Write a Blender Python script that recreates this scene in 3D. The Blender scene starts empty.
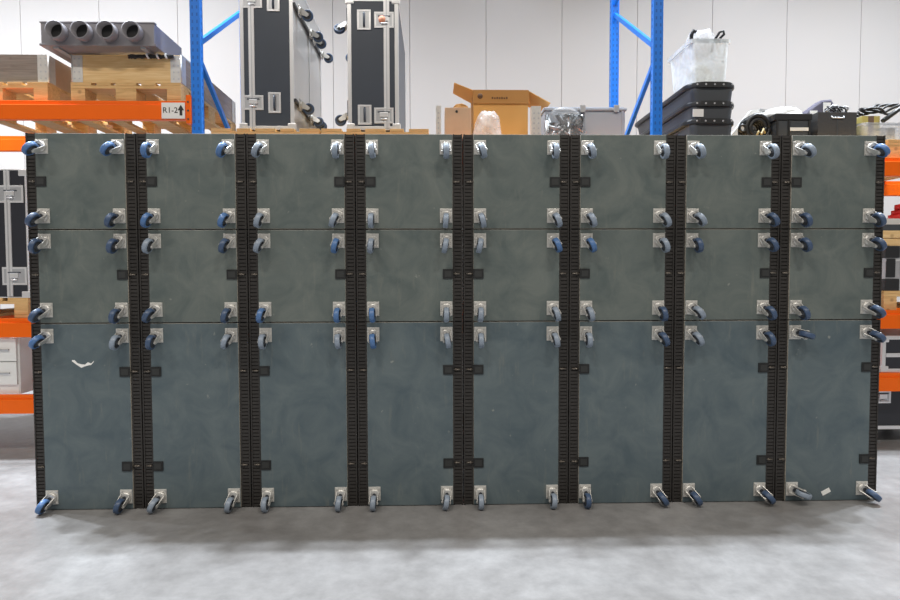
import bpy, bmesh, math, random
from mathutils import Vector, Matrix
R = math.radians
random.seed(7)
SC = bpy.context.scene
COL = SC.collection

# ------------------------------------------------------------------ materials
def new_mat(name):
    m = bpy.data.materials.new(name); m.use_nodes = True
    nt = m.node_tree; b = nt.nodes['Principled BSDF']
    return m, nt, b

def plain(name, col, rough=.5, metal=0, var=.12, scale=6, bump=0, spec=.5, trans=0, alpha=1):
    """principled material with a little procedural mottling"""
    m, nt, b = new_mat(name)
    N = nt.nodes; L = nt.links
    tc = N.new('ShaderNodeTexCoord'); no = N.new('ShaderNodeTexNoise')
    no.inputs['Scale'].default_value = scale; no.inputs['Detail'].default_value = 5
    L.new(tc.outputs['Object'], no.inputs['Vector'])
    mx = N.new('ShaderNodeMix'); mx.data_type = 'RGBA'
    mx.inputs[6].default_value = (*[c*(1-var) for c in col], 1)
    mx.inputs[7].default_value = (*[min(1, c*(1+var)) for c in col], 1)
    L.new(no.outputs['Fac'], mx.inputs[0]); L.new(mx.outputs[2], b.inputs['Base Color'])
    b.inputs['Roughness'].default_value = rough; b.inputs['Metallic'].default_value = metal
    b.inputs['Specular IOR Level'].default_value = spec
    b.inputs['Transmission Weight'].default_value = trans; b.inputs['Alpha'].default_value = alpha
    if bump:
        bp = N.new('ShaderNodeBump'); bp.inputs['Strength'].default_value = bump; bp.inputs['Distance'].default_value = .01
        L.new(no.outputs['Fac'], bp.inputs['Height']); L.new(bp.outputs['Normal'], b.inputs['Normal'])
    return m

def wood(name, a, c, axis='X', scale=4, rough=.65):
    m, nt, b = new_mat(name); N = nt.nodes; L = nt.links
    tc = N.new('ShaderNodeTexCoord'); mp = N.new('ShaderNodeMapping')
    s = {'X': (1, 14, 14), 'Y': (14, 1, 14), 'Z': (14, 14, 1)}[axis]
    mp.inputs['Scale'].default_value = s
    no = N.new('ShaderNodeTexNoise'); no.inputs['Scale'].default_value = scale; no.inputs['Detail'].default_value = 6
    no.inputs['Distortion'].default_value = 1.2
    L.new(tc.outputs['Object'], mp.inputs['Vector']); L.new(mp.outputs['Vector'], no.inputs['Vector'])
    rp = N.new('ShaderNodeValToRGB'); rp.color_ramp.elements[0].color = (*a, 1); rp.color_ramp.elements[1].color = (*c, 1)
    rp.color_ramp.elements[0].position = .3; rp.color_ramp.elements[1].position = .7
    L.new(no.outputs['Fac'], rp.inputs['Fac']); 
    # knots
    vo = N.new('ShaderNodeTexVoronoi'); vo.inputs['Scale'].default_value = 5
    L.new(tc.outputs['Object'], vo.inputs['Vector'])
    r2 = N.new('ShaderNodeValToRGB'); r2.color_ramp.elements[0].color = (.35, .25, .18, 1); r2.color_ramp.elements[1].color = (1, 1, 1, 1)
    r2.color_ramp.elements[0].position = .05; r2.color_ramp.elements[1].position = .12
    L.new(vo.outputs['Distance'], r2.inputs['Fac'])
    mx = N.new('ShaderNodeMix'); mx.data_type = 'RGBA'; mx.blend_type = 'MULTIPLY'; mx.inputs[0].default_value = 1
    L.new(rp.outputs['Color'], mx.inputs[6]); L.new(r2.outputs['Color'], mx.inputs[7]); L.new(mx.outputs[2], b.inputs['Base Color'])
    b.inputs['Roughness'].default_value = rough
    return m

def board_material(name, c0, c1):
    m, nt, b = new_mat(name); N = nt.nodes; L = nt.links
    tc = N.new('ShaderNodeTexCoord'); oi = N.new('ShaderNodeObjectInfo')
    ad = N.new('ShaderNodeVectorMath'); ad.operation = 'ADD'
    sc = N.new('ShaderNodeVectorMath'); sc.operation = 'SCALE'; sc.inputs[0].default_value = (31, 17, 23)
    L.new(oi.outputs['Random'], sc.inputs['Scale'])
    L.new(tc.outputs['Object'], ad.inputs[0]); L.new(sc.outputs[0], ad.inputs[1])
    n1 = N.new('ShaderNodeTexNoise'); n1.inputs['Scale'].default_value = 5; n1.inputs['Detail'].default_value = 9; n1.inputs['Roughness'].default_value = .65; n1.inputs['Distortion'].default_value = .8
    L.new(ad.outputs[0], n1.inputs['Vector'])
    r1 = N.new('ShaderNodeValToRGB')
    e = r1.color_ramp.elements
    e[0].position = .34; e[0].color = (*c0, 1); e[1].position = .68; e[1].color = (*c1, 1)
    L.new(n1.outputs['Fac'], r1.inputs['Fac'])
    # worn streaks running down the board
    mp = N.new('ShaderNodeMapping'); mp.inputs['Scale'].default_value = (9, 1, 1.3)
    L.new(ad.outputs[0], mp.inputs['Vector'])
    n2 = N.new('ShaderNodeTexNoise'); n2.inputs['Scale'].default_value = 3; n2.inputs['Detail'].default_value = 8; n2.inputs['Roughness'].default_value = .7
    L.new(mp.outputs['Vector'], n2.inputs['Vector'])
    r2 = N.new('ShaderNodeValToRGB'); r2.color_ramp.elements[0].position = .57; r2.color_ramp.elements[0].color = (0, 0, 0, 1)
    r2.color_ramp.elements[1].position = .78; r2.color_ramp.elements[1].color = (.45, .45, .45, 1)
    L.new(n2.outputs['Fac'], r2.inputs['Fac'])
    mx = N.new('ShaderNodeMix'); mx.data_type = 'RGBA'; L.new(r2.outputs['Color'], mx.inputs[0])
    L.new(r1.outputs['Color'], mx.inputs[6]); mx.inputs[7].default_value = (.23, .235, .20, 1)
    # small pale scuffs
    n3 = N.new('ShaderNodeTexNoise'); n3.inputs['Scale'].default_value = 22; n3.inputs['Detail'].default_value = 3
    L.new(ad.outputs[0], n3.inputs['Vector'])
    r3 = N.new('ShaderNodeValToRGB'); r3.color_ramp.elements[0].position = .73; r3.color_ramp.elements[0].color = (0, 0, 0, 1)
    r3.color_ramp.elements[1].position = .80; r3.color_ramp.elements[1].color = (.6, .6, .6, 1)
    L.new(n3.outputs['Fac'], r3.inputs['Fac'])
    m2 = N.new('ShaderNodeMix'); m2.data_type = 'RGBA'; L.new(r3.outputs['Color'], m2.inputs[0])
    L.new(mx.outputs[2], m2.inputs[6]); m2.inputs[7].default_value = (.34, .35, .32, 1)
    L.new(m2.outputs[2], b.inputs['Base Color'])
    b.inputs['Roughness'].default_value = .42; b.inputs['Specular IOR Level'].default_value = .45
    bp = N.new('ShaderNodeBump'); bp.inputs['Strength'].default_value = .08; bp.inputs['Distance'].default_value = .004
    L.new(n2.outputs['Fac'], bp.inputs['Height']); L.new(bp.outputs['Normal'], b.inputs['Normal'])
    return m

def floor_material():
    m, nt, b = new_mat('sealed_concrete'); N = nt.nodes; L = nt.links
    tc = N.new('ShaderNodeTexCoord')
    n1 = N.new('ShaderNodeTexNoise'); n1.inputs['Scale'].default_value = 1.3; n1.inputs['Detail'].default_value = 9; n1.inputs['Roughness'].default_value = .62; n1.inputs['Distortion'].default_value = .5
    n2 = N.new('ShaderNodeTexNoise'); n2.inputs['Scale'].default_value = 11; n2.inputs['Detail'].default_value = 6; n2.inputs['Roughness'].default_value = .7
    L.new(tc.outputs['Object'], n1.inputs['Vector']); L.new(tc.outputs['Object'], n2.inputs['Vector'])
    r1 = N.new('ShaderNodeValToRGB'); e = r1.color_ramp.elements
    e[0].position = .3; e[0].color = (.180, .174, .170, 1); e[1].position = .7; e[1].color = (.300, .297, .297, 1)
    L.new(n1.outputs['Fac'], r1.inputs['Fac'])
    r2 = N.new('ShaderNodeValToRGB'); e = r2.color_ramp.elements
    e[0].position = .3; e[0].color = (.72, .72, .72, 1); e[1].position = .68; e[1].color = (1.08, 1.08, 1.08, 1)
    L.new(n2.outputs['Fac'], r2.inputs['Fac'])
    mx = N.new('ShaderNodeMix'); mx.data_type = 'RGBA'; mx.blend_type = 'MULTIPLY'; mx.inputs[0].default_value = .8
    L.new(r1.outputs['Color'], mx.inputs[6]); L.new(r2.outputs['Color'], mx.inputs[7]); L.new(mx.outputs[2], b.inputs['Base Color'])
    rr = N.new('ShaderNodeMapRange'); rr.inputs[3].default_value = .28; rr.inputs[4].default_value = .5
    L.new(n1.outputs['Fac'], rr.inputs[0]); L.new(rr.outputs[0], b.inputs['Roughness'])
    bp = N.new('ShaderNodeBump'); bp.inputs['Strength'].default_value = .05; bp.inputs['Distance'].default_value = .01
    L.new(n2.outputs['Fac'], bp.inputs['Height']); L.new(bp.outputs['Normal'], b.inputs['Normal'])
    return m

M = {}
M['board'] = board_material('olive_grey_film_plywood', (.090, .114, .112), (.150, .172, .160))
M['board_blue'] = board_material('blue_grey_film_plywood', (.074, .105, .123), (.124, .158, .168))
M['ply_edge'] = wood('plywood_edge', (.34, .31, .26), (.54, .50, .43), 'X', 5)
M['rail'] = plain('black_rail_metal', (.032, .029, .027), .5, .2, .3, 20)
M['rail_dark'] = plain('rail_slot', (.010, .010, .010), .6)
M['rail_worn'] = plain('worn_rail_lip', (.085, .078, .07), .4, .5, .4, 30)
M['black_rubber'] = plain('black_pad', (.010, .011, .012), .7)
M['black_inset'] = plain('black_inset', (.024, .026, .026), .65)
M['pin'] = plain('brass_grey_pin', (.16, .14, .12), .4, .6)
M['zinc'] = plain('zinc_plate', (.68, .67, .64), .36, .45, .15, 40)
M['blue_tyre'] = plain('blue_rubber_tyre', (.075, .165, .36), .38)
M['lit_grey_tyre'] = plain('lit_grey_blue_rubber_tyre', (.24, .29, .36), .38)  # blue rubber with the grey of lit, shiny tyres put into its colour
M['navy_tyre'] = plain('dark_blue_rubber_tyre', (.05, .085, .16), .4)
M['hub'] = plain('dark_hub', (.045, .05, .06), .45)
M['blue_steel'] = plain('blue_powder_coat', (.010, .21, .82), .35, 0, .06)
M['blue_hole'] = plain('upright_slot', (.006, .13, .55), .5)
M['orange'] = plain('orange_powder_coat', (.95, .145, .002), .45, 0, .06, 6, 0, .25)
M['wall'] = plain('white_wall_panel', (.555, .522, .498), .36, 0, .02, .6)
M['joint'] = plain('wall_joint', (.40, .39, .37), .6)
M['pine'] = wood('pine_board', (.70, .44, .18), (.86, .62, .32), 'X')
M['pine_deep'] = wood('pine_board_lengthways', (.50, .29, .12), (.70, .46, .22), 'Y')
M['old_wood'] = wood('weathered_board', (.20, .165, .14), (.31, .265, .23), 'X')
M['old_wood_deep'] = wood('weathered_board_lengthways', (.30, .22, .16), (.44, .34, .26), 'Y')
M['pallet_wood'] = wood('pallet_wood', (.58, .35, .13), (.80, .54, .25), 'X')
M['laminate'] = plain('charcoal_laminate', (.044, .056, .078), .38, 0, .1, 8, .02)
M['black_laminate'] = plain('black_laminate', (.020, .022, .030), .4, 0, .1, 8)
M['alu'] = plain('aluminium_edging', (.80, .80, .81), .3, .55, .05)
M['alu_plate'] = plain('grey_base_panel', (.62, .61, .60), .3, .35, .12, 3)
M['dish'] = plain('latch_dish', (.54, .55, .57), .35, .6)
M['duct'] = plain('grey_sheet_metal', (.24, .23, .25), .42, .2, .06)
M['duct_light'] = plain('light_grey_sheet_metal', (.44, .47, .50), .4, .3, .06)
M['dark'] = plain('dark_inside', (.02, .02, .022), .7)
M['black'] = plain('black_plastic', (.018, .019, .021), .38)
M['charcoal'] = plain('charcoal_plastic', (.055, .062, .072), .4)
M['cable'] = plain('black_cable', (.016, .016, .018), .45)
M['cardboard'] = plain('cardboard', (.68, .37, .11), .75, 0, .06, 5)
M['cardboard_in'] = plain('cardboard_inner', (.44, .215, .06), .8, 0, .08, 5)
M['carton_pale'] = plain('pale_carton', (.60, .42, .28), .75, 0, .15, 9)
M['ink'] = plain('dark_print', (.10, .045, .015), .7)
M['tape_black'] = plain('black_print', (.02, .02, .02), .6)
M['paper'] = plain('white_paper', (.86, .86, .84), .6, 0, .03)
M['white'] = plain('white_lacquer', (.82, .82, .80), .4, 0, .02)
M['grey_side'] = plain('pale_grey_side', (.62, .61, .59), .45, 0, .03)
M['tote'] = plain('grey_tote_plastic', (.36, .40, .47), .4, 0, .06)
M['tote_pale'] = plain('pale_grey_tote_lid', (.46, .50, .57), .4, 0, .06)
M['red'] = plain('red_webbing', (.75, .03, .03), .5)
M['sticker'] = plain('orange_sticker', (.75, .28, .16), .6, 0, .5, 60)
M['purple'] = plain('purple_grey_fabric', (.10, .095, .135), .8, 0, .15, 20)
M['felt'] = plain('grey_felt', (.062, .062, .064), .85, 0, .15, 60, .1)
M['yellow'] = plain('yellow_carton', (.62, .52, .16), .6)
M['brown'] = plain('brown_carton', (.20, .13, .09), .6)
M['cream'] = plain('cream_sheet', (.78, .76, .68), .6)
M['ratchet'] = plain('brass_strap_end', (.45, .36, .18), .5)

def clear_plastic(name, col, trans, rough):
    m, nt, b = new_mat(name); N = nt.nodes; L = nt.links
    b.inputs['Base Color'].default_value = (*col, 1); b.inputs['Roughness'].default_value = rough
    tr = N.new('ShaderNodeBsdfTransparent'); tr.inputs['Color'].default_value = (.95, .96, .96, 1)
    ms = N.new('ShaderNodeMixShader')
    tc = N.new('ShaderNodeTexCoord'); no = N.new('ShaderNodeTexNoise'); no.inputs['Scale'].default_value = 14; no.inputs['Detail'].default_value = 4
    L.new(tc.outputs['Object'], no.inputs['Vector'])
    mr = N.new('ShaderNodeMapRange'); mr.inputs[1].default_value = .3; mr.inputs[2].default_value = .7
    mr.inputs[3].default_value = max(0, trans-.15); mr.inputs[4].default_value = min(1, trans+.15)
    L.new(no.outputs['Fac'], mr.inputs[0]); L.new(mr.outputs[0], ms.inputs[0])
    L.new(b.outputs[0], ms.inputs[1]); L.new(tr.outputs[0], ms.inputs[2])
    L.new(ms.outputs[0], N['Material Output'].inputs['Surface'])
    return m
M['milky'] = clear_plastic('milky_plastic', (.86, .88, .88), .30, .3)
M['film'] = clear_plastic('clear_film', (.85, .85, .87), .66, .2)
M['thin_film'] = clear_plastic('thin_clear_film', (.85, .85, .87), .85, .15)
M['clear'] = clear_plastic('clear_plastic', (.66, .70, .78), .45, .2)

# ------------------------------------------------------------------ mesh builder
class MB:
    def __init__(s): s.bm = bmesh.new(); s.slots = []
    def mi(s, mat):
        if mat not in s.slots: s.slots.append(mat)
        return s.slots.index(mat)
    def _fin(s, faces, mat, smooth=False):
        i = s.mi(mat)
        for f in faces: f.material_index = i; f.smooth = smooth
    def box(s, x0, x1, y0, y1, z0, z1, mat, bev=0, mtx=None):
        vs = [s.bm.verts.new((x, y, z)) for z in (z0, z1) for y in (y0, y1) for x in (x0, x1)]
        q = [(0, 2, 3, 1), (4, 5, 7, 6), (0, 1, 5, 4), (2, 6, 7, 3), (0, 4, 6, 2), (1, 3, 7, 5)]
        fs = [s.bm.faces.new([vs[k] for k in f]) for f in q]
        s._fin(fs, mat)
        if mtx is not None:
            for v in vs: v.co = mtx @ v.co
        if bev:
            es = list({e for f in fs for e in f.edges})
            r = bmesh.ops.bevel(s.bm, geom=es, offset=bev, segments=2, affect='EDGES', profile=.6)
            s._fin(r['faces'], mat)
        return fs
    def rings(s, rings, mat, cap=True, smooth=True, close=True):
        vr = [[s.bm.verts.new(p) for p in r] for r in rings]
        n = len(vr[0]); fs = []
        for a, b in zip(vr, vr[1:]):
            for i in range(n if close else n-1):
                j = (i+1) % n
                fs.append(s.bm.faces.new((a[i], a[j], b[j], b[i])))
        s._fin(fs, mat, smooth)
        if cap:
            c = [s.bm.faces.new(vr[0][::-1]), s.bm.faces.new(vr[-1])]
            s._fin(c, mat)
        return fs
    def tube(s, pts, r, mat, n=8, cap=True):
        pts = [Vector(p) for p in pts]; rs = r if isinstance(r, (list, tuple)) else [r]*len(pts)
        rings = []; up = None
        for i, p in enumerate(pts):
            t = (pts[min(i+1, len(pts)-1)] - pts[max(i-1, 0)]).normalized()
            if up is None or abs(up.dot(t)) > .95:
                up = Vector((0, 0, 1)) if abs(t.z) < .9 else Vector((1, 0, 0))
            u = t.cross(up).normalized(); w = u.cross(t).normalized(); up = w
            rings.append([p + (u*math.cos(2*math.pi*k/n) + w*math.sin(2*math.pi*k/n))*rs[i] for k in range(n)])
        s.rings(rings, mat, cap)
    def cyl(s, a, b, r, mat, n=16, r2=None): s.tube([a, b], [r, r if r2 is None else r2], mat, n)
    def lathe(s, prof, o, axis, mat, n=20, cap=True):
        """prof = list of (radius, offset along axis)"""
        o = Vector(o); a = Vector(axis).normalized()
        u = a.orthogonal().normalized(); w = a.cross(u)
        s.rings([[o + a*h + (u*math.cos(2*math.pi*k/n) + w*math.sin(2*math.pi*k/n))*max(r, 1e-4) for k in range(n)] for r, h in prof], mat, cap)
    def bar(s, a, b, wx, wz, mat):
        """rectangular bar from a to b"""
        a = Vector(a); b = Vector(b); t = (b-a).normalized()
        u = t.cross(Vector((0, 0, 1))).normalized() if abs(t.z) < .98 else Vector((1, 0, 0)); w = u.cross(t)
        s.rings([[p + u*sx*wx/2 + w*sz*wz/2 for sx, sz in ((-1, -1), (1, -1), (1, 1), (-1, 1))] for p in (a, b)], mat, True, False)
    def prism(s, poly, y0, y1, mat, bev=0):
        """poly in x,z extruded along y"""
        a = [s.bm.verts.new((x, y0, z)) for x, z in poly]; b = [s.bm.verts.new((x, y1, z)) for x, z in poly]
        n = len(poly); fs = [s.bm.faces.new(a), s.bm.faces.new(b[::-1])]
        for i in range(n):
            j = (i+1) % n; fs.append(s.bm.faces.new((a[j], a[i], b[i], b[j])))
        s._fin(fs, mat)
        return fs
    def mesh(s, name):
        bmesh.ops.recalc_face_normals(s.bm, faces=s.bm.faces)
        me = bpy.data.meshes.new(name); s.bm.to_mesh(me); s.bm.free()
        for m in s.slots: me.materials.append(M[m])
        return me
    def obj(s, name, parent=None, loc=None, label=None):
        return link(name, s.mesh(name), parent, loc, label)

def link(name, me, parent=None, loc=None, label=None):
    o = bpy.data.objects.new(name, me); COL.objects.link(o)
    if parent: o.parent = parent
    if loc is not None: o.location = loc
    if label: o['label'] = label
    return o
def thing(name, label, cat, loc=(0, 0, 0), group=None, rz=0):
    o = bpy.data.objects.new(name, None); COL.objects.link(o); o.empty_display_size = .05
    o.location = loc; o.rotation_euler.z = rz
    return tag(o, label, cat, group)
def tag(o, label, cat, group=None):
    o['label'] = label; o['category'] = cat
    if group: o['group'] = group
    return o
def shift(me, d):
    me.transform(Matrix.Translation(d)); return me
def text_mesh(txt, size, mat, depth=.001):
    c = bpy.data.curves.new('lettering', 'FONT'); c.body = txt; c.size = size; c.extrude = depth
    c.align_x = 'CENTER'; c.align_y = 'CENTER'
    o = bpy.data.objects.new('lettering', c); COL.objects.link(o)
    bpy.context.view_layer.update()
    me = bpy.data.meshes.new_from_object(o.evaluated_get(bpy.context.evaluated_depsgraph_get()))
    bpy.data.objects.remove(o); me.transform(Matrix.Rotation(math.pi/2, 4, 'X'))
    return me
def add_mesh(mb, me, mat, d=(0, 0, 0)):
    old = set(mb.bm.faces); me.transform(Matrix.Translation(d)); mb.bm.from_mesh(me)
    i = mb.mi(mat)
    for f in mb.bm.faces:
        if f not in old: f.material_index = i

# ------------------------------------------------------------------ the setting
mb = MB(); mb.box(-11, 11, -9, 4.35, -.1, 0, 'wall')
fl = mb.obj('floor'); fl.data.materials.clear(); fl.data.materials.append(floor_material()); fl['kind'] = 'structure'
mb = MB()
x = -4.25 - .947*6
while x < 10:
    mb.box(x+.0022, x+.9448, 4.2, 4.235, 0.0, 6.2, 'wall', .002); x += .947
mb.box(-10, 10, 4.231, 4.30, 0, 6.2, 'joint')
wl = mb.obj('wall_back'); wl['kind'] = 'structure'

# ------------------------------------------------------------------ casters (mesh data shared by every copy)
def caster_plate_mesh():
    m = MB()
    m.box(-.034, .034, -.004, 0, -.040, .040, 'zinc', .0015)
    for sx in (-1, 1):
        for sz in (-1, 1): m.cyl((sx*.025, -.004, sz*.031), (sx*.025, -.009, sz*.031), .006, 'zinc', 6)
    m.lathe([(.027, -.004), (.029, -.008), (.027, -.016), (.022, -.018)], (0, 0, 0), (0, 1, 0), 'zinc', 18)
    return m.mesh('mounting_plate')
def fork_mesh():
    m = MB()
    m.box(-.023, .023, -.024, -.018, -.030, .022, 'zinc', .001)
    for sx in (-1, 1):
        m.bm.verts.ensure_lookup_table()
        x0, x1 = (.020, .023) if sx > 0 else (-.023, -.020)
        P = [(-.020, .018), (-.020, -.030), (-.060, -.044), (-.074, -.036), (-.074, -.022), (-.045, .002), (-.026, .018)]   # (y, z)
        a = [m.bm.verts.new((x0, y, z)) for y, z in P]; b = [m.bm.verts.new((x1, y, z)) for y, z in P]
        fs = [m.bm.faces.new(a), m.bm.faces.new(b[::-1])]
        for i in range(len(P)):
            j = (i+1) % len(P); fs.append(m.bm.faces.new((a[j], a[i], b[i], b[j])))
        m._fin(fs, 'zinc')
    m.cyl((-.027, -.064, -.032), (.027, -.064, -.032), .006, 'zinc', 8)
    m.cyl((0, -.018, 0), (0, -.029, 0), .010, 'hub', 10)
    return m.mesh('fork')
def wheel_mesh(tyre):
    m = MB(); r = .042
    m.lathe([(.030, -.013), (.037, -.0145), (.041, -.011), (r, -.004), (r, .004), (.041, .011), (.037, .0145), (.030, .013)], (0, -.064, -.032), (1, 0, 0), tyre, 24, False)
    m.lathe([(.0065, -.0165), (.014, -.0165), (.016, -.010), (.028, -.010), (.030, -.013)], (0, -.064, -.032), (1, 0, 0), 'hub', 20, False)
    m.lathe([(.030, .013), (.028, .010), (.016, .010), (.014, .0165), (.0065, .0165)], (0, -.064, -.032), (1, 0, 0), 'hub', 20, False)
    return m.mesh('wheel')
PLATE, FORK = caster_plate_mesh(), fork_mesh()
WHEEL = {k: wheel_mesh(k) for k in ('blue_tyre', 'lit_grey_tyre', 'navy_tyre')}
def caster(parent, loc, swivel, tyre, rot=(0, 0, 0)):
    c = link('caster', PLATE, parent, loc); c.rotation_euler = rot
    f = link('fork', FORK, c); f.rotation_euler = (0, swivel, 0)
    w = link('wheel', WHEEL[tyre], c); w.rotation_euler = (0, swivel, 0)
    return c

# ------------------------------------------------------------------ the wall of dollies standing on edge
PW, DW, DEPTH = .484, .594, .14
def board_mesh(h):
    m = MB(); m.box(-PW/2, PW/2, 0, .015, .003, h-.003, 'board_blue' if h > .6 else 'board', .004)
    e = m.mi('ply_edge')
    for f in m.bm.faces:
        f.normal_update()
        if abs(f.normal.y) < .95: f.material_index = e
    return m.mesh('base_board')
def side_rail_mesh(h):
    """channel with a slotted face, at the right-hand side of the board"""
    m = MB(); x0, x1 = PW/2, DW/2
    m.box(x0+.001, x1, .020, DEPTH, .001, h-.001, 'rail')
    m.box(x0+.001, x0+.010, .008, .020, .001, h-.001, 'rail', .001)
    m.box(x1-.008, x1, .006, .020, .001, h-.001, 'rail', .001)
    n = int(h/.020)
    for k in range(n):
        z = .012 + k*(h-.024)/(n-1)
        m.box(x0+.010, x1-.008, .0092, .020, z-.0078, z+.0078, 'rail')
    return m.mesh('side_rail')
def end_rail_mesh():
    m = MB(); m.box(-PW/2, PW/2, .016, DEPTH, 0, .03, 'rail', .001); return m.mesh('end_rail')
def inner_deck_mesh(h):
    m = MB(); m.box(-PW/2, PW/2, DEPTH-.015, DEPTH, .032, h-.032, 'ply_edge'); return m.mesh('inner_deck')
def pad_mesh():
    m = MB()
    m.box(0, .058, -.006, 0, -.027, .027, 'black_rubber', .0015)
    m.box(.010, .048, -.0075, -.006, -.017, .017, 'black_inset')
    return m.mesh('latch_pad')
def pin_mesh():
    m = MB(); m.cyl((.004, .004, 0), (.040, .004, 0), .0045, 'pin', 8); m.cyl((.012, .004, 0), (.022, .004, 0), .007, 'pin', 8)
    return m.mesh('lock_pin')
def bracket_foot(m): pass
HB, HM, HT = 1.050, .518, .528
meshes = {h: (board_mesh(h), side_rail_mesh(h), inner_deck_mesh(h)) for h in (HB, HM, HT)}
ENDR, PAD, PIN = end_rail_mesh(), pad_mesh(), pin_mesh()
PLACE = ['at the left end', 'second from the left', 'third from the left', 'fourth from the left',
         'fourth from the right', 'third from the right', 'second from the right', 'at the right end']
ROWS = [('tall', 'bottom row', 0, HB, (.245, .778), 'RLLRLLRR'), ('square', 'middle row', HB, HM, (.268,), 'RRRRLLRR'),
        ('square', 'top row', HB+HM, HT, (.262,), 'LLRLRLRL')]
TYRES = {'top row': ('bbbbgggggggggggb', 'nnbbgggggggggnnn'), 'middle row': ('nngngbgggbbgnnnn', 'nnnnbbbggggngnnn'),  # extra navy in the middle row paints its weaker light into tyre colour
         'bottom row': ('bgngggbggggngnnn', 'bnggggggggnnnngn')}
for shape, row, z0, h, padz, sides in ROWS:
    for i in range(8):
        x = (i-3.5)*.6
        t = thing('wheeled_dolly', f'{shape} dark grey board dolly with four casters, {row}, {PLACE[i]}', 'dolly',
                  (x, 0, z0), f'{shape} dollies in the {row}')
        bo, sr, ind = meshes[h]
        b = link('base_board', bo, t)
        r = link('side_rail', sr, t); l = link('side_rail', sr, t, (0, DEPTH, 0)); l.location = (0, 0, 0); l.scale = (-1, 1, 1)
        link('end_rail', ENDR, t, (0, 0, .003)); link('end_rail', ENDR, t, (0, 0, h-.033)); link('inner_deck', ind, t)
        for z in padz:
            s = 1 if sides[i] == 'R' else -1
            p = link('latch_pad', PAD, t, (s*(PW/2+.002), 0, z)); p.scale = (-s, 1, 1)
            for q in (-1, 1):
                k = link('lock_pin', PIN, t, (q*(PW/2), 0, z)); k.scale = (q, 1, 1)
        for zc in (.074, h-.070 if h > .6 else (h-.076 if row == 'top row' else h-.064)):
            for sx in (-1, 1):
                cx = sx*.205
                u = (x+cx+.15)/2.3
                a = R(-34*u + random.uniform(-16, 16))
                if row == 'bottom row' and i == 7: a = R(-72) if sx < 0 else R(-50)
                ty = TYRES[row][(0 if zc > h/2 else 1)][i*2 + (0 if sx < 0 else 1)]
                ty = {'b': 'blue_tyre', 'g': 'lit_grey_tyre', 'n': 'navy_tyre'}[ty]
                caster(t, (cx, 0, zc), a, ty)
        if row == 'bottom row' and i == 0:
            m = MB(); pts = [(-.075, .842), (-.06, .836), (-.045, .822), (-.025, .812), (-.005, .815), (.012, .824), (.03, .822), (.045, .838)]
            wd = [.004, .009, .006, .010, .005, .009, .004, .003]
            vs = [(m.bm.verts.new((px, -.0006, pz-w)), m.bm.verts.new((px, -.0006, pz+w))) for (px, pz), w in zip(pts, wd)]
            fs = [m.bm.faces.new((a[0], b2[0], b2[1], a[1])) for a, b2 in zip(vs, vs[1:])]
            m._fin(fs, 'paper'); m.obj('paint_smear', t, label='white paint smear')
        if row == 'bottom row' and i == 7:
            m = MB(); m.box(-.026, .026, -.002, -.0005, -.013, .013, 'paper', mtx=Matrix.Translation((-.005, 0, .055)) @ Matrix.Rotation(R(-28), 4, 'Y'))
            m.obj('tape_scrap', t, label='scrap of white tape')

# ------------------------------------------------------------------ pallet rack
FY, RY = 1.0, 2.05          # front and rear posts
rack = thing('pallet_rack', 'blue and orange steel pallet rack behind the wall of dollies', 'shelving', (0, FY, 0))
def post_mesh():
    m = MB(); H = 4.3
    a, d = .035, .056
    m.box(-a, a, 0, .006, 0, H, 'blue_steel'); m.box(-a, -a+.006, .006, d, 0, H, 'blue_steel'); m.box(a-.006, a, .006, d, 0, H, 'blue_steel')
    m.box(-a, -.018, d-.006, d, 0, H, 'blue_steel'); m.box(.018, a, d-.006, d, 0, H, 'blue_steel')
    z = 1.9
    while z < H:
        for sx in (-1, 1):
            m.box(sx*.016-.005, sx*.016+.005, -.0006, .001, z, z+.022, 'blue_hole')
            m.box(*sorted((sx*(a-.0005), sx*(a+.0006))), .024, .036, z, z+.02, 'blue_hole')
        z += .05
    m.box(-.06, .06, -.03, .085, 0, .008, 'blue_steel')
    return m.mesh('upright')
POST = post_mesh()
zig = [((0, .04, .20), (0, RY-FY+.02, .85)), ((0, RY-FY+.02, .92), (0, .06, 1.52)), ((0, .06, 1.58), (0, RY-FY+.02, 2.18)),
       ((0, RY-FY+.02, 2.26), (0, .06, 2.88)), ((0, .06, 2.98), (0, RY-FY+.02, 3.64)), ((0, RY-FY+.02, 3.72), (0, .06, 4.25))]
BRACE = []
for a, b in zig:
    m = MB(); m.bar(a, b, .028, .036, 'blue_steel'); BRACE.append(m.mesh('brace'))
for fx in (-5.2, -1.852, 1.460, 4.80):
    link('upright', POST, rack, (fx, 0, 0)); link('upright', POST, rack, (fx + (.015 if fx == -1.852 else 0), RY-FY, 0))
    for me in BRACE: link('brace', me, rack, (fx, 0, 0))
def beam(x0, x1, top, rear=False):
    m = MB(); y = (RY-FY+.03 if rear else -.012); h = .135
    m.box(x0, x1, y, y+.05, top-h, top-.03, 'orange', .004); m.box(x0, x1, y+.012, y+.05, top-.031, top, 'orange', .003)
    o = m.obj('beam', rack)
    for ex in (x0, x1):
        c = MB(); s = 1 if ex == x0 else -1
        a, b = sorted((ex - s*.02, ex + s*.012))
        c.box(a, b, y-.014, y+.05, top-h-.03, top+.035, 'orange', .003)
        for k in range(3): c.cyl((ex-s*.004, y-.014, top-h+k*.06), (ex-s*.004, y-.017, top-h+k*.06), .007, 'rail_worn', 8)
        c.obj('end_connector', o)
    return o
LB, MBAY, RB = (-5.145, -1.904), (-1.800, 1.408), (1.512, 4.745)
beams = {}
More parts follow.
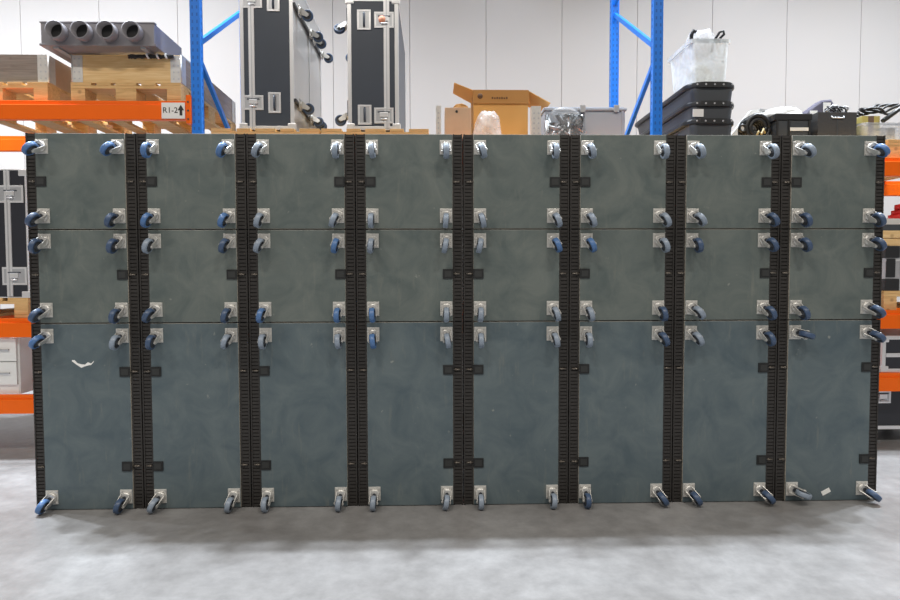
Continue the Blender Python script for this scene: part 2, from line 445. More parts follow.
for bay, tops, nm in ((LB, (2.555, 1.010, .458), 'L'), (MBAY, (2.232, 1.010), 'M'), (RB, (2.166, 1.040, .572), 'R')):
    for tp in tops:
        beams[nm, tp] = beam(bay[0], bay[1], tp); beam(bay[0], bay[1], tp, True)
# location sign on the upper left beam
m = MB(); m.box(-2.090, -1.926, -.0175, -.0145, 2.426, 2.538, 'paper', .0008)
add_mesh(m, text_mesh('R1-2', .056, 'tape_black'), 'tape_black', (-2.029, -.018, 2.483))
m.prism([(-1.963, 2.448), (-1.963, 2.484), (-1.976, 2.484), (-1.954, 2.522), (-1.932, 2.484), (-1.945, 2.484), (-1.945, 2.448)], -.0195, -.0165, 'tape_black')
m.obj('location_sign', beams['L', 2.555], label='white sign reading R1-2 with an upward arrow')
m = MB(); m.box(-.19, 1.36, .051, RY-FY+.029, 2.214, 2.2318, 'pine_deep', .001); m.obj('shelf_board', rack)

# ------------------------------------------------------------------ pallets and collars
def pallet_parts(mat='pallet_wood', W=.78, D=1.2):
    hw = W/2; out = []
    def add(nm, fn):
        m = MB(); fn(m); out.append((nm, m.mesh(nm)))
    def deck(m):
        for xc, w in ((-hw+.0725, .145), (-hw+.0725+.160, .1), (0, .145), (hw-.0725-.160, .1), (hw-.0725, .145)):
            m.box(xc-w/2, xc+w/2, 0, D, .122, .144, mat, .002)
    add('deck', deck)
    for y in (0, D/2-.07, D-.145):
        add('cross_board', lambda m, y=y: m.box(-hw, hw, y, y+.145, .100, .1215, mat, .002))
        for xc, w in ((-hw+.05, .1), (0, .145), (hw-.05, .1)):
            add('block', lambda m, y=y, xc=xc, w=w: m.box(xc-w/2, xc+w/2, y, y+.145, .0225, .0995, mat, .002))
    for xc, w in ((-hw+.05, .1), (0, .145), (hw-.05, .1)):
        add('skid', lambda m, xc=xc, w=w: m.box(xc-w/2, xc+w/2, 0, D, 0, .022, mat, .002))
    return out
PAL = pallet_parts()
def pallet(x, z, label, y=1.055):
    t = thing('wooden_pallet', label, 'pallet', (x, y, z), 'wooden pallets on the rack')
    for nm, me in PAL: link(nm, me, t)
    return t
def collar(x, z, label, front, side, y=1.075, H=.2, W=.775, D=1.16):
    t = thing('pallet_collar', label, 'pallet collar', (x, y, z), 'wooden pallet collars'); hw = W/2
    for ya, mt in ((0, front), (D-.02, front)):
        m = MB(); m.box(-hw+.002, hw-.002, ya, ya+.02, 0, H, mt, .002); m.obj('side_board', t)
    for s in (-1, 1):
        m = MB(); m.box(s*hw - (.02 if s > 0 else 0), s*hw + (0 if s > 0 else .02), .021, D-.021, 0, H, side, .002); m.obj('side_board', t)
    for s in (-1, 1):
        for ya, d in ((0, -1), (D, 1)):
            m = MB()
            a, b = sorted((s*(hw+.001), s*(hw-.075)))
            m.box(a, b, *sorted((ya, ya+d*.003)), .004, H-.004, 'zinc')
            c, e = sorted((s*(hw+.0005), s*(hw+.0035)))
            m.box(c, e, *sorted((ya, ya-d*.075)), .004, H-.004, 'zinc')
            m.cyl((s*(hw+.001), ya, 0), (s*(hw+.001), ya, H), .006, 'zinc', 8)
            for k in range(4):
                for q in (.018, .052): m.cyl((s*(hw-q), ya+d*.003, .03+k*.047), (s*(hw-q), ya+d*.0045, .03+k*.047), .006, 'dish', 8)
            m.obj('corner_hinge', t, label='zinc corner hinge')
    return t
ZA = 2.555+.001
pallet(-2.372, ZA, 'wooden pallet on the upper left beam under the yellow pine collar')
pallet(-3.315, ZA, 'wooden pallet on the upper left beam under the weathered grey collar')
collar(-2.372, ZA+.145, 'yellow pine pallet collar carrying the grey pipe manifold', 'pine', 'old_wood_deep')
collar(-3.315, ZA+.145, 'weathered grey brown pallet collar at the upper left edge', 'old_wood', 'carton_pale')
ZM = 2.232+.001
pallet(-1.383, ZM, 'wooden pallet under the left upright flight case')
pallet(-.590, ZM, 'wooden pallet under the right upright flight case')
ZR = 2.166+.001
pallet(1.99, ZR, 'wooden pallet under the stacked black trays')
pallet(2.80, ZR, 'wooden pallet under the grey felt box')
pallet(3.60, ZR, 'wooden pallet under the clear tub at the upper right edge')
pallet(-3.50, 1.011, 'wooden pallet at the left edge under the black flight case')
pallet(3.60, 1.041, 'wooden pallet at the right edge under the silver case')
ZP, ZPR, ZS = ZM+.145, ZR+.145, 2.2335       # tops of the pallets and of the shelf board

# ------------------------------------------------------------------ grey manifold with four pipes
t = thing('pipe_manifold', 'grey metal manifold box with four round pipe outlets on the pine collar', 'duct box', (-2.499, .94, ZA+.346))
m = MB(); m.box(-.389, .389, .0, .46, .022, .170, 'duct', .004); m.box(-.40, .40, -.004, .464, .012, .026, 'duct', .002); m.box(-.395, .395, -.006, .03, .166, .176, 'duct', .002)
m.obj('housing', t)
for xx in (-.30, .30):
    m = MB(); m.box(xx-.018, xx+.018, .02, 1.2, 0, .012, 'duct_light'); m.obj('runner', t)
m = MB(); m.box(.35, .389, .46, .95, .012, .12, 'duct_light', .003); m.obj('side_channel', t)
for xx in (-.258, -.086, .086, .258):
    m = MB()
    m.lathe([(.062, 0), (.062, .07), (.054, .07), (.054, .012), (.001, .010)], (xx, .001, .098), (0, -1, 0), 'duct', 28, False)
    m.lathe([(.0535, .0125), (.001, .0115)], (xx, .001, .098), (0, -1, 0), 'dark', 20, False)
    m.obj('pipe_outlet', t)
t = thing('cable_bundle', 'small tangle of black cable and white ties on the pine collar', 'cable', (-2.19, 1.060, ZA+.335))
m = MB()
for k in range(5):
    ph = k*1.3; pts = [(-.16+.32*u/14 , -.004+.004*math.sin(u*.9+ph), -.020+.022*abs(math.sin(u*.55+ph))) for u in range(15)]
    m.tube(pts, .006, 'cable', 6)
m.obj('cord', t)
for xx in (-.02, .05, .11):
    m = MB(); m.lathe([(.012, -.006), (.020, -.006), (.020, .006), (.012, .006), (.012, -.006)], (xx, -.006, -.004), (1, 0, .3), 'paper', 12, False); m.obj('tie', t, label='white tie')

# ------------------------------------------------------------------ flight cases
def plate_frame(m, cx, cz, w, h, y, mat='alu', t=.014):
    m.box(cx-w/2, cx+w/2, y-.004, y+.001, cz+h/2-t, cz+h/2, mat, .0015); m.box(cx-w/2, cx+w/2, y-.004, y+.001, cz-h/2, cz-h/2+t, mat, .0015)
    m.box(cx-w/2, cx-w/2+t, y-.004, y+.001, cz-h/2+t, cz+h/2-t, mat, .0015); m.box(cx+w/2-t, cx+w/2, y-.004, y+.001, cz-h/2+t, cz+h/2-t, mat, .0015)
def latch(parent, cx, cz, w=.15, h=.105, y=0, sticker=False, label=None):
    m = MB(); plate_frame(m, cx, cz, w, h, y); m.box(cx-w/2+.01, cx+w/2-.01, y-.0015, y+.001, cz-h/2+.01, cz+h/2-.01, 'dish')
    m.box(cx-.03, cx+.03, y-.012, y-.001, cz-.012, cz+.022, 'alu', .003); m.cyl((cx-.022, y-.013, cz-.028), (cx+.022, y-.013, cz-.028), .005, 'alu', 8)
    m.box(cx-.045, cx+.045, y-.006, y-.001, cz+.022, cz+.030, 'laminate')
    o = m.obj('latch', parent)
    if sticker:
        s = MB(); s.lathe([(.001, 0), (.026, 0), (.026, .002), (.001, .0021)], (cx-.014, y-.012, cz), (0, -1, 0), 'sticker', 14); s.obj('sticker', o, label='round orange and red sticker')
def handle(parent, cx, cz, w=.095, h=.15, y=0):
    m = MB(); plate_frame(m, cx, cz, w, h, y); m.box(cx-w/2+.01, cx+w/2-.01, y-.0012, y+.001, cz-h/2+.01, cz+h/2-.01, 'dish')
    o = m.obj('recessed_handle', parent)
    s = MB(); s.tube([(cx, y-.003, cz+h/2-.022), (cx, y-.012, cz+h/2-.034), (cx, y-.012, cz-h/2+.034), (cx, y-.003, cz-h/2+.022)], .008, 'laminate', 8); s.obj('grip', o)
def flight_case(name, label, x0, x1, y0, depth, z0, h, joint, body='laminate', side=None, group='flight cases', edge=.028):
    """case with aluminium edging, standing on its end; joint = x of the lid seam (local)"""
    w = x1-x0; t = thing(name, label, 'flight case', (x0, y0, z0), group)
    m = MB(); m.box(.004, w-.004, .004, depth-.004, .004, h-.004, body)
    if side is not None:
        i = m.mi('alu_plate')
        for f in m.bm.faces:
            f.normal_update()
            if f.normal.x*side > .9: f.material_index = i
    m.obj('body', t)
    m = MB(); e = edge
    for xx in (0, w-e):
        for yy in (0, depth-.02): m.box(xx, xx+e, yy, yy+.02, 0, h, 'alu', .002)
        for zz in (0, h-.02): m.box(xx, xx+e, 0, depth, zz, zz+.02, 'alu', .002)
    for zz in (0, h-e):
        for yy in (0, depth-.02): m.box(0, w, yy, yy+.02, zz, zz+e, 'alu', .002)
    m.obj('edging', t, label='aluminium edging')
    if joint is not None:
        m = MB(); m.box(joint-.021, joint+.021, -.003, .006, .01, h-.01, 'alu', .002); m.box(joint-.003, joint+.003, -.005, 0, .01, h-.01, 'dish'); m.box(joint-.021, joint+.021, .006, depth-.006, h-.006, h+.002, 'alu')
        m.obj('lid_seam', t, label='aluminium lid seam')
    for xx in (.018, w-.018):
        for zz in (.018, h-.018):
            m = MB(); m.box(xx-.03, xx+.03, -.006, .03, max(0, zz-.03), min(h, zz+.03), 'alu', .006); m.obj('corner_guard', t)
    return t
c = flight_case('flight_case', 'charcoal flight case on end, wheels facing right, its top above the frame', -1.570, -1.183, 1.10, 1.08, ZP, 1.14, .084, side=1)
for cz in (.195, .925): latch(c, .092, cz, .148, .106, 0); handle(c, .246, cz+.0, .092, .15, 0)
for zz in (.215, .905):
    m = MB(); m.box(.383, .403, .0, 1.08, zz-.012, zz+.012, 'black_laminate', .002); m.obj('skid_strip', c)
    for yy in (.12, .52, .66, 1.0):
        caster(c, (.404, yy, zz), R(random.uniform(-15, 15)), 'navy_tyre', (0, 0, R(90)))
m = MB(); m.box(.383, .389, .56, .575, .02, 1.12, 'alu'); m.obj('base_seam', c, label='pale seam down the grey base panel')
c = flight_case('flight_case', 'charcoal flight case on end with orange sticker on its upper latch', -.791, -.419, 1.10, 1.08, ZP, .957, .285, side=None)
latch(c, .268, .795, .142, .115, 0, True); latch(c, .262, .105, .142, .115, 0); handle(c, .122, .795, .1, .145, 0); handle(c, .122, .11, .1, .145, 0)
for zz in (.13, .80):
    m = MB(); m.box(-.008, .003, .02, 1.06, zz-.02, zz+.09, 'black_laminate', .002); m.obj('wheel_board', c)
    for yy in (.12, .70): caster(c, (-.009, yy, zz), R(random.uniform(-25, 10)), 'navy_tyre', (0, 0, R(-90)))
c = flight_case('flight_case', 'black flight case at the left edge on a pallet, beside the dollies', -4.28, -3.105, 1.06, 1.05, 1.011+.145, .925, 1.042, 'black_laminate', edge=.007)  # lengthened out of view on the left to keep light off the floor
latch(c, 1.066, .748, .185, .125, 0); latch(c, 1.078, .158, .175, .13, 0); handle(c, .55, .46, .16, .16, 0)
# right side, lower bays
c = flight_case('flight_case', 'black flight case on the floor at the lower right edge', 3.20, 3.98, 1.16, .8, .107, .325, None, 'black_laminate')
latch(c, .10, .255, .13, .10, 0)
for xx in (.09, .69):
    for yy in (.12, .68): caster(c, (xx, yy, 0), R(random.uniform(-40, 40)), 'navy_tyre', (R(90), 0, 0))
c = flight_case('flight_case', 'low black flight case on the lowest beam at the right edge', 3.19, 3.99, 1.03, 1.05, .573, .275, None, 'black_laminate')
m = MB(); m.box(.03, .77, -.003, .006, .115, .145, 'alu', .002); m.obj('lid_seam', c, label='aluminium lid seam')

# ------------------------------------------------------------------ middle bay: open box, bag, tote
t = thing('cardboard_box', 'open brown cardboard box with raised flaps on the rack', 'box', (.357, 1.34, ZS))
m = MB(); w = .212; H = .505; D = .34
m.box(-w, w, 0, .006, 0, H, 'cardboard'); m.box(-w, w, D-.006, D, 0, H, 'cardboard'); m.box(-w, -w+.006, .006, D-.006, 0, H, 'cardboard'); m.box(w-.006, w, .006, D-.006, 0, H, 'cardboard'); m.box(-w, w, 0, D, 0, .006, 'cardboard')
m.obj('carton', t)
def flap(pts, mat='cardboard'):
    m = MB(); a = [Vector(p) for p in pts]; n = (a[1]-a[0]).cross(a[2]-a[0]).normalized()*.005
    v0 = [m.bm.verts.new(p) for p in a]; v1 = [m.bm.verts.new(p+n) for p in a]
    fs = [m.bm.faces.new(v0), m.bm.faces.new(v1[::-1])] + [m.bm.faces.new((v0[(i+1) % 4], v0[i], v1[i], v1[(i+1) % 4])) for i in range(4)]
    m._fin(fs, mat); return m
flap([(-w, D, H), (w, D, H), (w-.005, D+.12, H-.03), (-w+.005, D+.12, H-.03)], 'cardboard_in').obj('flap', t)
flap([(-w, 0, H), (-w, D, H), (-w-.15, D-.02, H+.075), (-w-.15, .02, H+.065)]).obj('flap', t)
flap([(w, D, H), (w, 0, H), (w+.175, .0, H-.095), (w+.165, D-.02, H-.09)]).obj('flap', t)
m = MB(); m.box(-w-.004, w+.004, -.014, -.008, H-.100, H+.004, 'cardboard_in', .001); m.box(-w, w, -.012, .004, H, H+.005, 'cardboard_in')
for k, hh in enumerate((.016, .012, .016, .014, .016, .012, .016)): m.box(-.072+k*.0185, -.060+k*.0185, -.0150, -.0138, H-.066, H-.066+hh, 'ink')
m.lathe([(.001, 0), (.022, 0), (.020, .0010), (.001, .0012)], (-w+.05, -.0138, H-.045), (0, -1, 0), 'ink', 12)
m.obj('flap', t, label='folded down front flap with small dark print')
t = thing('wooden_box', 'small pale brown box beside the open cardboard box', 'box', (.018, 1.17, ZS))
m = MB(); m.box(-.098, .098, 0, .2, 0, .330, 'carton_pale', .003); m.obj('body', t)
m = MB(); m.cyl((-.01, -.001, .300), (-.01, -.004, .300), .010, 'tape_black', 12); m.obj('hole', t)
def blob(name, parent, rx, ry, rz, mat, seed, n=16, rough=.13, label=None, flat=True):
    m = MB(); rnd = random.Random(seed); rings = []
    for i in range(9):
        ph = i/8*math.pi*(.5 if flat else 1); rr = math.sin(ph) if not flat else max(0, math.cos(ph))**.5; zz = math.sin(ph) if flat else (1-math.cos(ph))/2
        rings.append([(rx*max(rr, .03)*math.cos(2*math.pi*k/n)*(1+rnd.uniform(-rough, rough)), ry*max(rr, .03)*math.sin(2*math.pi*k/n)*(1+rnd.uniform(-rough, rough)), rz*zz*(1+rnd.uniform(-rough, rough)*.5)) for k in range(n)])
    m.rings(rings, mat, True, True); o = m.obj(name, parent, label=label); return o
t = blob('paper_wrap', None, .06, .09, .045, 'cardboard_in', 3); t.location = (.04, 1.27, ZS+.3305); tag(t, 'crumpled brown wrapping lying on the small pale box', 'wrapping')
t = blob('plastic_bag', None, .112, .10, .292, 'film', 5, 18, .10); t.location = (.240, 1.16, ZS+.001); tag(t, 'clear plastic bag in front of the open cardboard box', 'bag')
for xx, w, lab in ((-.128, .036, 'thin upright perforated steel strip left of the small pale box'), (.601, .074, 'wide upright perforated steel hinge plate right of the cardboard box')):
    m = MB(); m.box(-w/2, w/2, 0, .003, 0, .338, 'zinc'); m.box(-w/2, -w/2+.003, .003, .05, 0, .338, 'zinc')
    for k in range(8):
        for q in ((-.2, .25) if w > .05 else (0,)): m.cyl((q*w, -.0015, .025+k*.037), (q*w, 0, .025+k*.037), .007, 'dish', 8)
    o = m.obj('steel_strip', None, (xx, 1.15, ZS)); tag(o, lab, 'steel strip', 'steel hinge strips')
t = thing('storage_tote', 'grey plastic storage tote with flat lid beside the right blue upright', 'tote', (.975, 1.18, ZS))
m = MB(); m.box(-.305, .305, 0, .42, 0, .312, 'tote', .008)
for xx in (-.03, .285): m.box(xx-.01, xx+.01, -.008, 0, .0, .312, 'tote_pale', .002)
m.box(.0, .275, -.004, 0, .01, .297, 'tote_pale', .001); m.obj('body', t)
m = MB(); m.box(-.315, .315, -.012, .43, .312, .332, 'tote_pale', .004); m.box(-.30, .30, .0, .41, .332, .339, 'tote', .003); m.obj('lid', t)
for xx in (-.02, .235):
    m = MB(); m.box(xx-.02, xx+.02, -.02, -.012, .297, .352, 'dish', .003); m.obj('clip', t)
t = thing('wrapped_bundle', 'dark bundle in clear film left of the grey tote', 'bundle', (.800, 1.085, ZS))
m = MB(); rnd = random.Random(4)
for k in range(34):
    x0 = rnd.uniform(-.11, .11); z0 = rnd.uniform(.1, .25); m.tube([(max(-.13, min(.13, x0+rnd.uniform(-.04, .04)*j)), rnd.uniform(-.02, .02), max(.02, min(.255, z0+rnd.uniform(-.04, .04)*j))) for j in range(4)], rnd.uniform(.009, .02), rnd.choice(['black', 'black', 'charcoal', 'dish']), 6)
m.box(-.12, .12, -.02, .02, 0, .10, 'black', .01)
m.obj('contents', t)
o = blob('film', t, .165, .06, .305, 'thin_film', 8, 18, .06)

# ------------------------------------------------------------------ right bay
def rounded(w0, w1, d0, d1, r, n=6):
    out = []
    for cx, cy, a0 in ((w1-r, d1-r, 0), (w0+r, d1-r, 90), (w0+r, d0+r, 180), (w1-r, d0+r, 270)):
        for k in range(n+1):
            a = R(a0+90*k/n); out.append((cx+r*math.cos(a), cy+r*math.sin(a)))
    return out
def rr_ring(w, d, r, z): return [(x, y, z) for x, y in rounded(-w/2, w/2, 0, d, r)]
TZ = ZPR
for k, (nm, h) in enumerate((('lowest', .152), ('middle', .128), ('topmost', .138))):
    t = thing('black_tray', f'{nm} of three stacked long black trays with rounded rims', 'tray', (1.905, 1.06, TZ), 'stacked black trays')
    m = MB(); m.rings([rr_ring(.30, 1.2, .05, 0), rr_ring(.32, 1.23, .05, h-.05), rr_ring(.33, 1.24, .06, h-.04)], 'charcoal', True, False)
    for v in m.bm.verts: v.co.y += .02
    m.obj('body', t)
    m = MB(); m.rings([rr_ring(.37, 1.28, .12, h-.040), rr_ring(.39, 1.30, .13, h-.030), rr_ring(.39, 1.30, .13, h-.012), rr_ring(.37, 1.28, .12, h-.001)], 'black', True, False)
    for q in range(5): m.cyl((-.13+q*.065, -.001, h-.021), (-.13+q*.065, -.004, h-.021), .007, 'dish', 8)
    m.obj('rim', t)
    if nm == 'middle':
        m = MB(); m.box(-.155, -.075, .011, .016, .012, .068, 'paper'); m.obj('paper_label', t, label='white paper label')
    TZ += h
t = thing('plastic_tub', 'milky translucent plastic tub on top of the black trays', 'tub', (1.908, 1.14, TZ))
m = MB(); H = .340
m.rings([rr_ring(.245, .40, .03, 0), rr_ring(.285, .44, .03, H)], 'milky', False, False)
m.rings([rr_ring(.245, .40, .03, 0), rr_ring(.20, .34, .03, .001)], 'milky', True, False); m.obj('body', t)
m = MB(); m.rings([rr_ring(.285, .44, .03, H-.03), rr_ring(.315, .455, .03, H-.028), rr_ring(.320, .46, .03, H), rr_ring(.287, .445, .03, H+.002)], 'milky', False, False)
m.obj('rim', t)
b = blob('plastic_bag', None, .115, .17, .24, 'film', 12, 16, .12); b.location = (1.908, 1.34, TZ+.225)
tag(b, 'crumpled clear plastic bag bulging out of the milky tub', 'bag')
b = blob('foam_pieces', None, .085, .13, .19, 'cream', 13, 14, .1); b.location = (1.908, 1.33, TZ+.006); tag(b, 'cream packing lump inside the milky tub', 'packing')
t = thing('cable', 'two black cable ends sticking out of the milky tub', 'cable', (1.9, 1.3, TZ+.30))
for pts, rad in (([(1.985, 1.30, .30), (1.985, 1.25, .37), (2.01, 1.22, .42), (2.035, 1.21, .425), (2.04, 1.21, .40), (2.015, 1.23, .375)], .010),
                 ([(1.80, 1.24, .30), (1.785, 1.20, .355), (1.782, 1.19, .385), (1.795, 1.18, .415), (1.81, 1.175, .40)], .014)):
    m = MB(); m.tube([(x-1.9, y-1.3, z-.30) for x, y, z in pts], rad, 'cable', 8); m.obj('cord', t)

t = thing('hose_coil', 'black coiled hose standing on edge beside the black crate', 'hose', (2.300, 1.19, ZPR+.008))
m = MB()
for k in range(4):
    for rr in (.088, .058): m.tube([(rr*math.cos(2*math.pi*q/30), k*.032, .105+rr*math.sin(2*math.pi*q/30)*1.08) for q in range(31)], .0165, 'black', 8)
m.obj('coil', t)
m = MB(); m.tube([(-.02, .0, .03), (.0, -.02, .075), (.02, -.015, .05), (.035, -.02, .09), (.05, -.01, .06)], .010, 'ratchet', 8); m.obj('strap', t, label='brass coloured strap end')
m = MB(); m.lathe([(.020, -.008), (.032, -.008), (.032, .008), (.020, .008), (.020, -.008)], (-.122, -.01, .10), (.2, -1, 0), 'black', 16, False); m.lathe([(.019, -.004), (.001, -.004)], (-.122, -.01, .10), (.2, -1, 0), 'paper', 12, False); m.obj('end_fitting', t)
t = thing('foam_sheet', 'white sloping foam sheet leaning behind the black hose', 'foam', (2.43, 1.51, ZPR))
m = MB(); m.prism([(-.20, .10), (-.19, .06), (.27, .0), (.27, .30), (.06, .345), (-.01, .335)], 0, .05, 'white'); m.obj('sheet', t)
m = MB(); m.bar((.055, -.004, .336), (.22, -.004, .306), .02, .016, 'dish'); m.obj('edge_strip', t)
t = thing('black_crate', 'black plastic crate with white label right of the hose coil', 'crate', (2.555, 1.13, ZPR))
m = MB(); m.box(-.145, .115, 0, .36, 0, .155, 'charcoal', .005); m.box(-.155, .125, -.008, .37, .155, .205, 'black', .006)
for xx in (-.14, -.05, .105): m.box(xx-.008, xx+.008, -.008, 0, .005, .155, 'black', .002)
m.obj('body', t)
m = MB(); m.box(-.045, .095, -.0095, -.0085, .075, .100, 'paper'); m.obj('paper_label', t, label='long white label')
t = blob('white_cloth', None, .165, .13, .085, 'white', 21, 18, .1); t.location = (2.555, 1.32, ZPR+.206); tag(t, 'white cloth heaped on top of the black crate', 'cloth')
t = thing('felt_box', 'dark grey felt storage box with front handle in the right bay', 'box', (2.868, 1.12, ZPR))
m = MB(); w = .148; H = .215
m.box(-w, w, 0, .008, 0, H, 'felt', .002); m.box(-w, w, .35, .358, 0, H, 'felt', .002); m.box(-w, -w+.008, .008, .35, 0, H, 'felt'); m.box(w-.008, w, .008, .35, 0, H, 'felt'); m.box(-w, w, 0, .358, 0, .006, 'felt')
m.box(-.003, .003, -.0015, 0, .005, H-.05, 'charcoal')
m.obj('body', t)
m = MB(); m.tube([(-.045, .0, .185), (-.045, -.010, .170), (.045, -.010, .170), (.045, 0, .185)], .005, 'dish', 8); m.obj('handle', t)
t = thing('shoulder_bag', 'purple grey soft bag with white tags behind the felt box', 'bag', (2.985, 1.525, ZPR))
m = MB(); P = [(-.13, 0), (-.125, .29), (-.08, .345), (.03, .425), (.105, .432), (.15, .36), (.14, 0)]; rg = []
cx, cz = .01, .2
for yy, k in ((.0, .92), (.006, .98), (.02, 1), (.10, 1), (.114, .98), (.12, .92)): rg.append([(cx+(a-cx)*k, yy, cz+(b-cz)*k if b else 0) for a, b in P])
m.rings(rg, 'purple', True, False)
m.obj('body', t)
for xx, zz in ((.065, .365), (-.045, .300)):
    m = MB(); m.box(xx-.030, xx+.030, -.006, .001, zz-.035, zz+.035, 'paper'); m.obj('tag', t, label='white tag')
m = MB(); rnd = random.Random(9)
for k in range(6):
    x0 = 2.90+k*.014; a = rnd.uniform(.6, 1.2)
    pts = [(x0+.05*math.sin(a*q*.7+k), 1.25+.03*math.cos(q*.8+k), ZPR+.17+.13*math.sin(math.pi*q/9)*rnd.uniform(.85, 1)) for q in range(10)]
    m.tube(pts, .007, rnd.choice(['cable', 'dish']), 6)
o = m.obj('cable'); tag(o, 'black and silver cables poking out of the felt box', 'cable')
t = thing('clear_tub', 'clear plastic tub of packets at the upper right edge', 'tub', (3.235, 1.11, ZPR))
m = MB(); m.rings([rr_ring(.33, .36, .05, 0), rr_ring(.37, .40, .05, .13)], 'clear', False, False); m.rings([rr_ring(.33, .36, .05, 0), rr_ring(.2, .2, .05, .001)], 'clear', True, False); m.obj('body', t)
m = MB(); m.rings([rr_ring(.37, .40, .05, .115), rr_ring(.395, .41, .05, .12), rr_ring(.395, .41, .05, .135), rr_ring(.37, .40, .05, .137)], 'clear', False, False); m.obj('rim', t)
def packet(x0, x1, y0, y1, z0, z1, parts, label, rot=0):
    m = MB(); n = len(parts)
    for i, p in enumerate(parts): m.box(x0+(x1-x0)*i/n, x0+(x1-x0)*(i+1)/n, y0, y1, z0, z1, p)
    o = m.obj('packet'); tag(o, label, 'packet', 'packets in the clear tub'); return o
packet(3.08, 3.215, 1.15, 1.33, ZPR+.008, ZPR+.195, ['yellow', 'brown', 'yellow'], 'yellow and brown carton packet standing in the clear tub')
packet(3.225, 3.36, 1.18, 1.34, ZPR+.008, ZPR+.115, ['tote', 'charcoal'], 'grey packet lying in the clear tub beside yellow carton')
m = MB()
for k in range(5):
    pts = [(3.08+.30*q/12, 1.14+.02*k+.02*math.sin(q), ZPR+.232+.022*math.sin(q*.6+k)+.02*k*(q/12)) for q in range(13)]
    m.tube(pts, .010, 'cable', 6)
m.tube([(3.22, 1.13, ZPR+.150), (3.30, 1.12, ZPR+.21), (3.36, 1.12, ZPR+.255), (3.40, 1.14, ZPR+.262)], .017, 'black', 8)
o = m.obj('cable'); tag(o, 'black cables lying across the top of the clear tub', 'cable')

# right edge, level with the dollies
Z1 = 1.041+.145
t = thing('silver_case', 'silver case with black corners and handle at the right edge', 'case', (3.62, 1.06, Z1))
m = MB(); m.box(-.40, .40, 0, .9, 0, .335, 'dish', .004); m.box(-.40, .40, -.004, 0, .22, .235, 'alu'); m.obj('body', t)
for xx, zz in ((-.35, .29), (-.35, .045), (.35, .29), (.35, .045)):
    m = MB(); m.box(xx-.055, xx+.055, -.008, .05, zz-.045, zz+.045, 'black', .006); m.obj('corner_guard', t)
for xx in (-.25, .15):
    m = MB(); m.box(xx-.04, xx+.04, -.014, 0, .12, .24, 'alu', .004); m.box(xx-.014, xx+.014, -.02, -.014, .13, .22, 'black', .002); m.obj('latch', t)
m = MB(); m.box(-.398, -.33, -.010, 0, .10, .24, 'black', .004); m.obj('handle', t)
t = thing('wooden_crate', 'low wooden plank crate on top of the silver case', 'crate', (3.60, 1.07, Z1+.336))
m = MB(); m.box(-.40, .40, 0, .85, 0, .054, 'pine', .003); m.box(-.40, .40, 0, .85, .060, .115, 'pine', .003); m.box(-.38, .38, .02, .83, .05, .065, 'pine'); m.obj('planks', t)
t = thing('grey_board', 'thin grey board lying on the wooden plank crate', 'board', (3.60, 1.07, Z1+.452))
m = MB(); m.box(-.40, .40, 0, .85, 0, .045, 'charcoal', .003); m.obj('sheet', t)
t = thing('white_carton', 'low white carton on the grey board at the right edge', 'box', (3.62, 1.15, Z1+.498))
m = MB(); m.box(-.40, .40, 0, .6, 0, .05, 'white', .003); m.obj('body', t)
t = thing('strap_roll', 'red webbing strap roll lying on the low white carton', 'strap', (3.45, 1.20, Z1+.549))
m = MB()
for k in range(3): m.lathe([(.040, .0), (.075-.004*k, .0), (.075-.004*k, .033), (.040, .033), (.040, 0)], (.0+.02*k, .03, .0+.035*k), (0, 0, 1), 'red', 20, False)
m.tube([(-.06, 0, .09), (-.02, -.05, .10), (.06, -.06, .085), (.14, -.03, .03), (.20, 0, .02)], .018, 'red', 8)
m.obj('webbing', t)

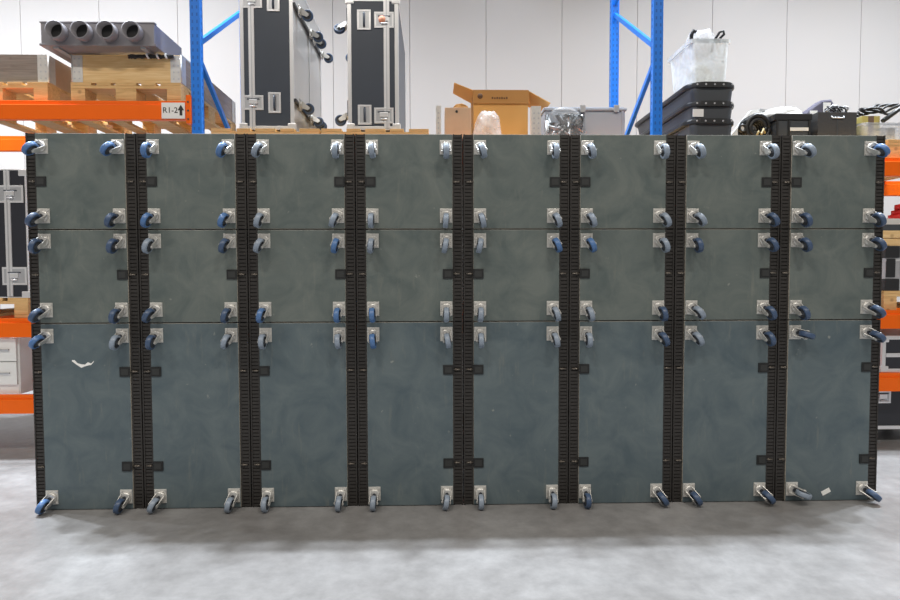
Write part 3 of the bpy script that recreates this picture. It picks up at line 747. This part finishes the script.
# left edge, level with the dollies
t = thing('drawer_cabinet', 'white drawer cabinet on the lowest beam at the left edge', 'cabinet', (-3.467, 1.03, .459))
m = MB(); m.box(-1.197, .283, .012, 1.04, 0, .41, 'white'); m.box(.283, .299, .006, 1.04, 0, .41, 'grey_side', .001); m.obj('body', t)  # unseen left length added to shade the floor under the rack
for x0 in (-.295, -.885):
    for z0 in (.240, .070):
        m = MB(); m.box(x0, x0+.575, -.006, .012, z0, z0+.163, 'white', .002); d = m.obj('drawer', t)
        m = MB(); m.box(x0+.455, x0+.530, -.020, -.006, z0+.078, z0+.088, 'dish', .002); m.obj('handle', d, label='dark bar handle')

# ------------------------------------------------------------------ light
def lamp(x, y, z, sx, sy, power, col=(1, 1, 1), beam=150):
    l = bpy.data.lights.new('hall_lamp', 'AREA'); l.shape = 'RECTANGLE'; l.size = sx; l.size_y = sy; l.energy = power; l.color = col
    l.spread = R(beam)
    o = bpy.data.objects.new('hall_lamp', l); COL.objects.link(o); o.location = (x, y, z)
for sx in (-1, 1):
    for x, y, p in ((1.1, 1.3, 105), (3.8, 1.05, 320), (5.2, 1.3, 290), (8.0, 1.45, 180)): lamp(sx*x, y, 7.0, .35, .12, p if sx < 0 or x < 2 else p*.68, (.85, .92, 1), 126)
for x in (-6, -2, 2, 6): lamp(x, -4.5, 7.0, 1.5, .2, 165 if x < 3 else 120, (1, .935, .85))
w = bpy.data.worlds.new('hall_ambient'); SC.world = w; w.use_nodes = True
w.node_tree.nodes['Background'].inputs[0].default_value = (1, .955, .90, 1); w.node_tree.nodes['Background'].inputs[1].default_value = .26

# ------------------------------------------------------------------ camera
cam = bpy.data.cameras.new('camera'); cam.lens = 24; cam.sensor_width = 36
co = bpy.data.objects.new('camera', cam); COL.objects.link(co)
ya, pi_, ro = .0244, .0407, -.0028
F = Vector((math.sin(ya)*math.cos(pi_), math.cos(ya)*math.cos(pi_), -math.sin(pi_)))
Rt = Vector((math.cos(ya), -math.sin(ya), 0)); U = Rt.cross(F)
R2 = Rt*math.cos(ro) + U*math.sin(ro); U2 = -Rt*math.sin(ro) + U*math.cos(ro)
mt = Matrix((R2, U2, -F)).transposed().to_4x4(); mt.translation = (-.1564, -3.3662, 1.3085)
co.matrix_world = mt; SC.camera = co
SC.view_settings.view_transform = 'Standard'; SC.view_settings.look = 'None'; SC.view_settings.gamma = 1
SC.view_settings.use_curve_mapping = False; SC.view_settings.exposure = 0
